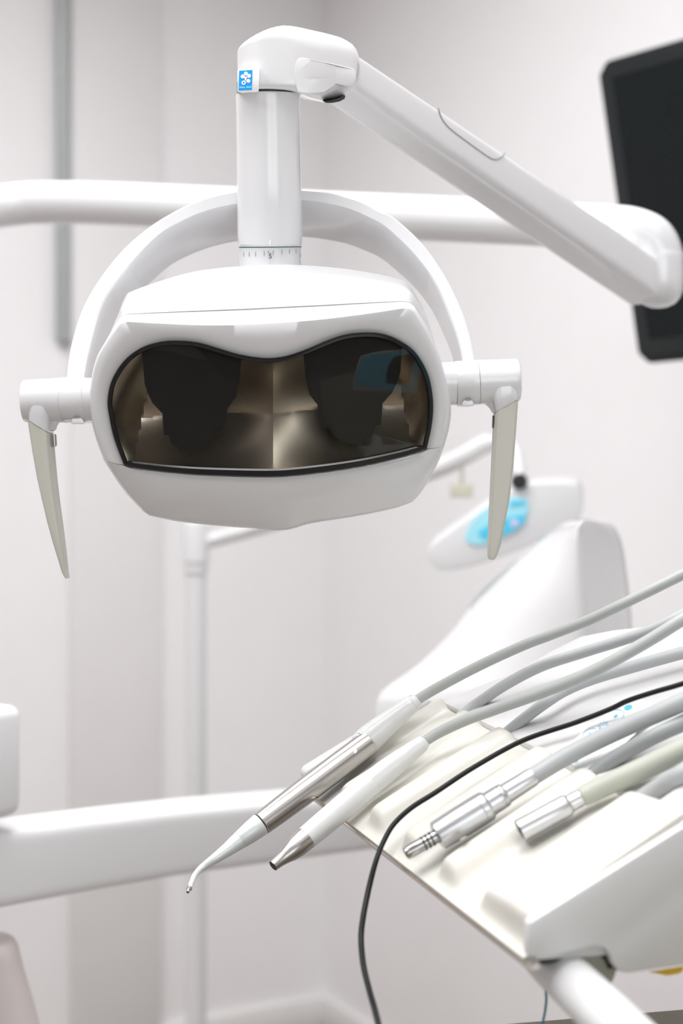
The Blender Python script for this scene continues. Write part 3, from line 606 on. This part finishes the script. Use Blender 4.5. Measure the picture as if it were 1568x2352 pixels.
o = obj('teal_cable', tube(cr([P(1236, 2215, .88), P(1249, 2262, .88), P(1254, 2290, .88), P(1252, 2318, .88), P(1247, 2345, .88), P(1240, 2385, .88), P(1236, 2480, .88)], 8), .00078, 12), M['teal'], None)
tag(o, 'short teal wire hanging below the near corner of the tray', 'cable')

# ------------------------------------------------------------------ background furniture
# beam arm across the lower left
def beam_sec(px, yt, yb, d, w):
    top_, bot_ = P(px, yt, d), P(px, yb, d); hz = (top_[2] - bot_[2]) / 2; c = (top_ + bot_) / 2 + V(0, w, 0)
    return [c + V(0, x * w, z * hz) for x, z in sq(40, 7)]
BA = thing('support_arm', 'wide white beam arm rising across the lower left behind the handpieces', 'arm', P(-300, 2500, 1.3))
bd0 = 1.36
secs = []
for px, yt, yb, d in ((-420, 1985, 2185, 1.22), (-200, 1945, 2130, 1.29), (0, 1913, 2092, 1.36), (200, 1887, 2054, 1.45), (400, 1864, 2018, 1.55), (640, 1842, 1984, 1.67), (900, 1822, 1950, 1.80), (1060, 1812, 1932, 1.86), (1350, 1800, 1918, 1.79), (1730, 1788, 1908, 1.71)):
    secs.append(beam_sec(px, yt, yb, d, .045))
obj('beam', loft(secs, True, True, True), M['beam'], BA, ang=50)
pb = [P(-230, 1660, 1.32), P(57, 1612, 1.37), P(57, 1863, 1.37), P(-230, 1922, 1.32)]
pbk = [P(-200, 1590, 1.42) , P(18, 1576, 1.50), P(18, 1800, 1.50), P(-200, 1850, 1.42)]
q0 = P(57, 1618, 1.372); q1 = P(-260, 1668, 1.24)
w_ = nz(V(q1[0] - q0[0], q1[1] - q0[1], 0)); b_ = V(-w_[1], w_[0], 0)
if b_[1] < 0: b_ = -b_
hb = q0[2] - P(57, 1872, 1.372)[2]
bx = [q0, q0 + w_ * .17, q0 + w_ * .17 + b_ * .11, q0 + b_ * .11]
obj('pivot_block', prism(bx, [v - up * hb for v in bx]), M['beam'], BA, bevel=.012, bseg=4)
cpst = q0 + w_ * .10 + b_ * .05
obj('post', join(tube([V(cpst[0], cpst[1], .01), V(cpst[0], cpst[1], q0[2] - hb - .02)], .04, 32), spin(V(cpst[0], cpst[1], 0), up, [(0, .1), (.03, .1), (.04, .045)], 40)), M['beam'], BA, ang=40)
# pole with swing arm
PO = thing('accessory_pole', 'slim white floor pole with thin swing arm reaching right behind the lamp', 'pole', (*P(450, 1300, 2.3)[:2], 0))
pp = P(450, 1300, 2.3)
obj('pole', tube([V(pp[0], pp[1], .01), V(pp[0], pp[1], pp[2] + .02)], .0168, 32), M['satin'], PO)
obj('pole_foot', spin(V(pp[0], pp[1], 0), up, [(0, .17), (.015, .17), (.025, .15), (.03, .02)], 40), M['satin'], PO)
obj('coupler', spin(pp, up, [(-.012, .017), (-.01, .0195), (.002, .0195), (.004, .018), (.006, .0215), (.06, .0215), (.07, .020), (.075, .012)], 36), M['satin'], PO)
sw = [P(452, 1246, 2.3), P(480, 1242, 2.3), P(540, 1226, 2.29), P(600, 1210, 2.27), P(800, 1150, 2.18), P(1000, 1078, 2.09), P(1070, 1045, 2.06), P(1110, 1022, 2.05), P(1150, 1012, 2.04), P(1180, 1030, 2.02), P(1192, 1070, 2.0), P(1196, 1125, 1.98)]
obj('swing_arm', tube(cr(sw, 6), [.0115] * 25 + [.0135] * 20 + [.008] * 22, 24), M['satin'], PO, ang=60)
obj('clip', join(boxm(P(1038, 1143, 2.02) , P(1082, 1112, 2.05)), boxm(P(1056, 1116, 2.06), P(1064, 1040, 2.063))), M['khaki'], PO, bevel=.004)
obj('joint_knob', spin(P(1191, 1106, 1.955), V(0, -1, 0), [(0, .011), (.012, .011), (.016, .008)], 24), M['rubber'], PO)
# control handset with cyan display
HS = thing('control_handset', 'long white control handset with cyan oval panel behind the right lamp handle', 'control unit', P(1160, 1290, 1.95))
hs = [(984, 1266), (990, 1250), (1040, 1214), (1100, 1170), (1160, 1131), (1200, 1116), (1240, 1110), (1312, 1110), (1330, 1118), (1338, 1140), (1334, 1180), (1316, 1202), (1250, 1237), (1170, 1272), (1070, 1304), (1010, 1308), (992, 1296), (985, 1280)]
hs = [tuple(q) for q in cr(hs, 3, True)]
obj('handset_body', prism([P(x, y, 1.95) for x, y in hs], [P(x, y, 1.95) + V(.012, .07, .01) for x, y in hs]), M['satin'], HS, bevel=.010, bseg=4)
def rot_ell(cx, cy, a, b, ang, f, k=36, t0=0, t1=2 * math.pi):
    return [f(cx + a * math.cos(t) * math.cos(ang) - b * math.sin(t) * math.sin(ang), cy + a * math.cos(t) * math.sin(ang) + b * math.sin(t) * math.cos(ang)) for t in np.linspace(t0, t1, k, endpoint=False)]
ang_ = math.atan2(1156 - 1238, 1206 - 1078)
dsp = obj('display', prism(rot_ell(1142, 1197, 83, 37, ang_, lambda x, y: P(x, y, 1.947)), rot_ell(1142, 1197, 83, 37, ang_, lambda x, y: P(x, y, 1.951))), M['disp'], HS)
band = [(1096, 1222), (1118, 1208), (1160, 1190), (1208, 1180), (1204, 1200), (1186, 1217), (1150, 1232), (1110, 1238)]
obj('display_band', prism([P(x, y, 1.9455) for x, y in band], [P(x, y, 1.948) for x, y in band]), M['dispb'], dsp)
band2 = [(1172, 1152), (1200, 1150), (1210, 1158), (1170, 1163)]
obj('display_top_band', prism([P(x, y, 1.9455) for x, y in band2], [P(x, y, 1.948) for x, y in band2]), M['dispb'], dsp)
obj('round_button', spin(P(1180, 1201, 1.9465), V(0, -1, 0), [(0, .006), (.002, .006)], 24), M['pink'], dsp)
# tall curved unit housing
UN = thing('unit_housing', 'large glossy white curved unit housing rising behind the tray', 'dental unit', (*P(1700, 1600, 1.7)[:2], 0))
sl = [(1194, 1330, 1345, 1375), (1196, 1306, 1340, 1392), (1202, 1293, 1334, 1404), (1215, 1272, 1326, 1415), (1240, 1240, 1326, 1426), (1270, 1203, 1329, 1433), (1320, 1152, 1333, 1440), (1370, 1101, 1338, 1446), (1410, 1068, 1342, 1450), (1450, 1038, 1346, 1452), (1490, 1000, 1350, 1455), (1520, 968, 1353, 1457), (1550, 928, 1356, 1459), (1570, 898, 1357, 1460), (1590, 874, 1358, 1460), (1615, 864, 1359, 1460), (1660, 862, 1360, 1460), (1740, 862, 1362, 1460)]
rg = []
for y, l, r, e in sl:
    p0 = P(l, y, 1.60); p1 = P(r, y, 1.44); p2 = P(e, y, 1.58)
    p1l = p1 + (p0 - p1) * .10; p1r = p1 + (p2 - p1) * .14
    q = [p0]
    for k in range(1, 6): q.append(p0 * (1 - k / 6) + p1l * (k / 6) + V(0, -.012, 0) * math.sin(math.pi * k / 6))
    for k in range(7):
        t = k / 6; q.append((1 - t) ** 2 * p1l + 2 * t * (1 - t) * p1 + t * t * p1r)
    for k in range(1, 5): q.append(p1r * (1 - k / 4) + p2 * (k / 4))
    q += [p2 + V(.0, .05, 0), (p0 + p2) / 2 + V(0, .10, 0), p0 + V(.02, .05, 0)]
    rg.append(q)
obj('housing', loft(rg, True, True, True), M['white'], UN, ang=60)
obj('edge_seal', tube(cr([P(1192, 1281, 1.603), P(1165, 1304, 1.603), P(1130, 1336, 1.603), P(1098, 1368, 1.603), P(1078, 1396, 1.603)], 6), .0022, 10), M['strip'], UN)
obj('pedestal', join(boxm((P(1330, 1600, 1.6)[0], 1.56, P(0, 1735, 1.56)[2]), (P(1900, 1600, 1.6)[0], 1.72, P(0, 1520, 1.56)[2])), boxm((P(1760, 1600, 1.6)[0], 1.50, 0), (P(1960, 1600, 1.6)[0], 1.86, P(0, 1520, 1.56)[2]))), M['satin'], UN, bevel=.01)
# chair corner, lower left
CH = thing('treatment_chair', 'pale pinkish chair back corner at the bottom left edge', 'chair', (*P(-150, 2300, 1.35)[:2], 0))
def chs(py, xr, d): 
    r_ = P(xr, py, d); return [r_ + V(-.11, 0, 0) + V(x * .11, z * .035 + .035, 0) for x, z in sq(36, 4)]
obj('chair_back', loft([chs(y, x, 1.36) for y, x in ((2180, -40), (2183, -6), (2190, 8), (2205, 17), (2225, 21), (2260, 30), (2352, 57), (2500, 95), (2700, 130), (2890, 150))], True, True, True), M['chair'], CH, ang=50)
cb_ = P(20, 2700, 1.36)
obj('chair_base', join(boxm((-.40, 1.365, .43), (-.27, 1.80, .535)), spin(V(-.30, 1.74, 0), up, [(0, .16), (.03, .16), (.05, .05), (.46, .05)], 36)), M['chair'], CH, bevel=.004)
# brown table edge, bottom right
TBt = thing('side_table', 'dull brown table edge at the bottom right beneath the white handle', 'table', (*P(1500, 2600, 1.0)[:2], 0))
ta0, ta1 = P(1100, 2356, 1.0), P(2300, 2258, 1.0)
tn = [ta0, ta1, ta1 + V(0, -.80, 0), ta0 + V(0, -.80, 0)]
obj('table_top', prism(tn, [v - up * .03 for v in tn]), M['brown'], TBt, bevel=.001)
for x, y in ((ta0[0] + .05, .96), (ta1[0] - .05, .96), (ta0[0] + .05, .24), (ta1[0] - .05, .24)):
    obj('leg', boxm((x - .012, y - .012, 0), (x + .012, y + .012, ta0[2] - .015)), M['brown'], TBt)
# touch panel on the table, outside the frame, mirrored in the lamp glass
pc = V(.335, .33, ta0[2] + .07); pn = nz(V(-.302, .80, .525)); pxv = nz(np.cross(V(0, 0, 1), pn)); pyv = np.cross(pn, pxv)
TP = thing('touch_panel', 'teal touch panel on the brown table, seen mirrored in the lamp lens', 'control unit', (pc[0], pc[1], ta0[2]))
def pq(x, y, z): return pc + (pxv * x + pyv * y + pn * z) * 1.3
def pr(x0, x1, y0, y1, z0, z1): return prism([pq(x0, y0, z1), pq(x1, y0, z1), pq(x1, y1, z1), pq(x0, y1, z1)], [pq(x0, y0, z0), pq(x1, y0, z0), pq(x1, y1, z0), pq(x0, y1, z0)])
obj('panel_case', pr(-.085, .085, -.062, .055, -.03, 0), M['tray'], TP, bevel=.004)
obj('touch_surface', pr(-.078, .078, -.042, .049, -.002, .001), M['tealp'], TP)
obj('panel_screen', pr(-.065, -.012, -.028, .036, 0, .0018), M['screen'], TP)
obj('panel_stand', boxm((pc[0] - .05, pc[1] - .06, ta0[2] + .0003), (pc[0] + .05, pc[1] - .01, pc[2] - .04)), M['tray'], TP)
# monitor
MO = thing('wall_monitor', 'black flat monitor tilted beside the right wall', 'monitor', P(1500, 500, 2.15))
psi = math.radians(48); hx = V(math.cos(psi), -math.sin(psi), 0); hn = V(-math.sin(psi), -math.cos(psi), 0)
BLc = P(1466, 838, 2.05); mh = .408
vy = nz(hn * .097 + up * mh); Lm = .425; mn = nz(np.cross(hx, vy)); 
if mn @ hn < 0: mn = -mn
Wm = .62
def mp(x, y, z): return BLc + hx * x + vy * y + mn * z
def mrect(x0, x1, y0, y1, z, c=0): return [mp(x0 + c, y0, z), mp(x1 - c, y0, z), mp(x1, y0 + c, z), mp(x1, y1 - c, z), mp(x1 - c, y1, z), mp(x0 + c, y1, z), mp(x0, y1 - c, z), mp(x0, y0 + c, z)]
obj('bezel', prism(mrect(0, Wm, 0, Lm, 0, .016), mrect(0, Wm, 0, Lm, -.045, .016)), M['bezel'], MO, bevel=.005)
obj('screen', prism(mrect(.024, Wm - .024, .035, Lm - .024, .0012), mrect(.024, Wm - .024, .035, Lm - .024, -.004)), M['screen'], MO)
mc = mp(Wm / 2, Lm / 2, -.045); wallp = mc - uL * ((mc - K) @ uL)
obj('wall_bracket', join(tube([mc, wallp], .02, 20), obox(wallp + uL * .01, [uL, uR, up], [.01, .08, .12]), obox(mc, [hx, vy, mn], [.06, .06, .008])), M['bezel'], MO)

# ------------------------------------------------------------------ light
W = bpy.data.worlds.new('daylight'); bpy.context.scene.world = W; W.use_nodes = True
W.node_tree.nodes['Background'].inputs[0].default_value = (.92, .96, 1, 1); W.node_tree.nodes['Background'].inputs[1].default_value = 2.0
def area(name, loc, rot, sx, sy, power, col=(1, 1, 1), shape='RECTANGLE', spread=180):
    l = bpy.data.lights.new(name, 'AREA'); l.shape = shape; l.size = sx; l.size_y = sy; l.energy = power; l.color = col
    o = bpy.data.objects.new(name, l); C.objects.link(o); o.location = Vector(loc); o.rotation_euler = rot; l.spread = math.radians(spread); return o
wang = math.atan2(uR[1], uR[0])
warm = (1, .985, .97)
area('ceiling_panel_light', R(2.9, 2.25, H - .02), (0, 0, wang), 1.3, 1.3, 22, (.96, .98, 1), spread=160)
area('ceiling_panel_light', R(1.3, 1.45, H - .02), (0, 0, wang), 1.2, 1.2, 28, (.98, .985, 1), spread=165)
area('ceiling_panel_light', R(1.4, 2.6, H - .02), (0, 0, wang), .9, .9, 14, (.99, .985, 1), spread=150)
area('ceiling_panel_light', R(1.0, 4.0, H - .02), (0, 0, wang), 1.2, 1.2, 3, (1, .985, .97))
for k in range(8):                                    # ring of small spotlights
    q = R(2.2, 1.9, H - .05) + uL * (.28 * math.cos(k * math.pi / 4)) + uR * (.28 * math.sin(k * math.pi / 4))
    area('ring_spotlight', q, (0, 0, 0), .05, .05, .35, (1, 1, 1), 'DISK')
wc = R(2.1, WR - .03, 1.6)
area('added_window_fill', wc, (math.pi / 2, 0, math.atan2(-uR[0], uR[1]) + math.pi), 2.2, 1.3, 6, (.92, .96, 1))  # weak front fill, added at the unseen rear window

sc = bpy.context.scene
sc.view_settings.view_transform = 'Standard'; sc.view_settings.look = 'None'; sc.view_settings.gamma = 1
sc.view_settings.exposure = 0.10; sc.view_settings.use_curve_mapping = False
try:
    sc.cycles.use_denoising = True; sc.cycles.max_bounces = 12; sc.cycles.diffuse_bounces = 6; sc.cycles.glossy_bounces = 6
    sc.cycles.sample_clamp_indirect = 6; sc.cycles.caustics_reflective = False; sc.cycles.caustics_refractive = False
except Exception: pass
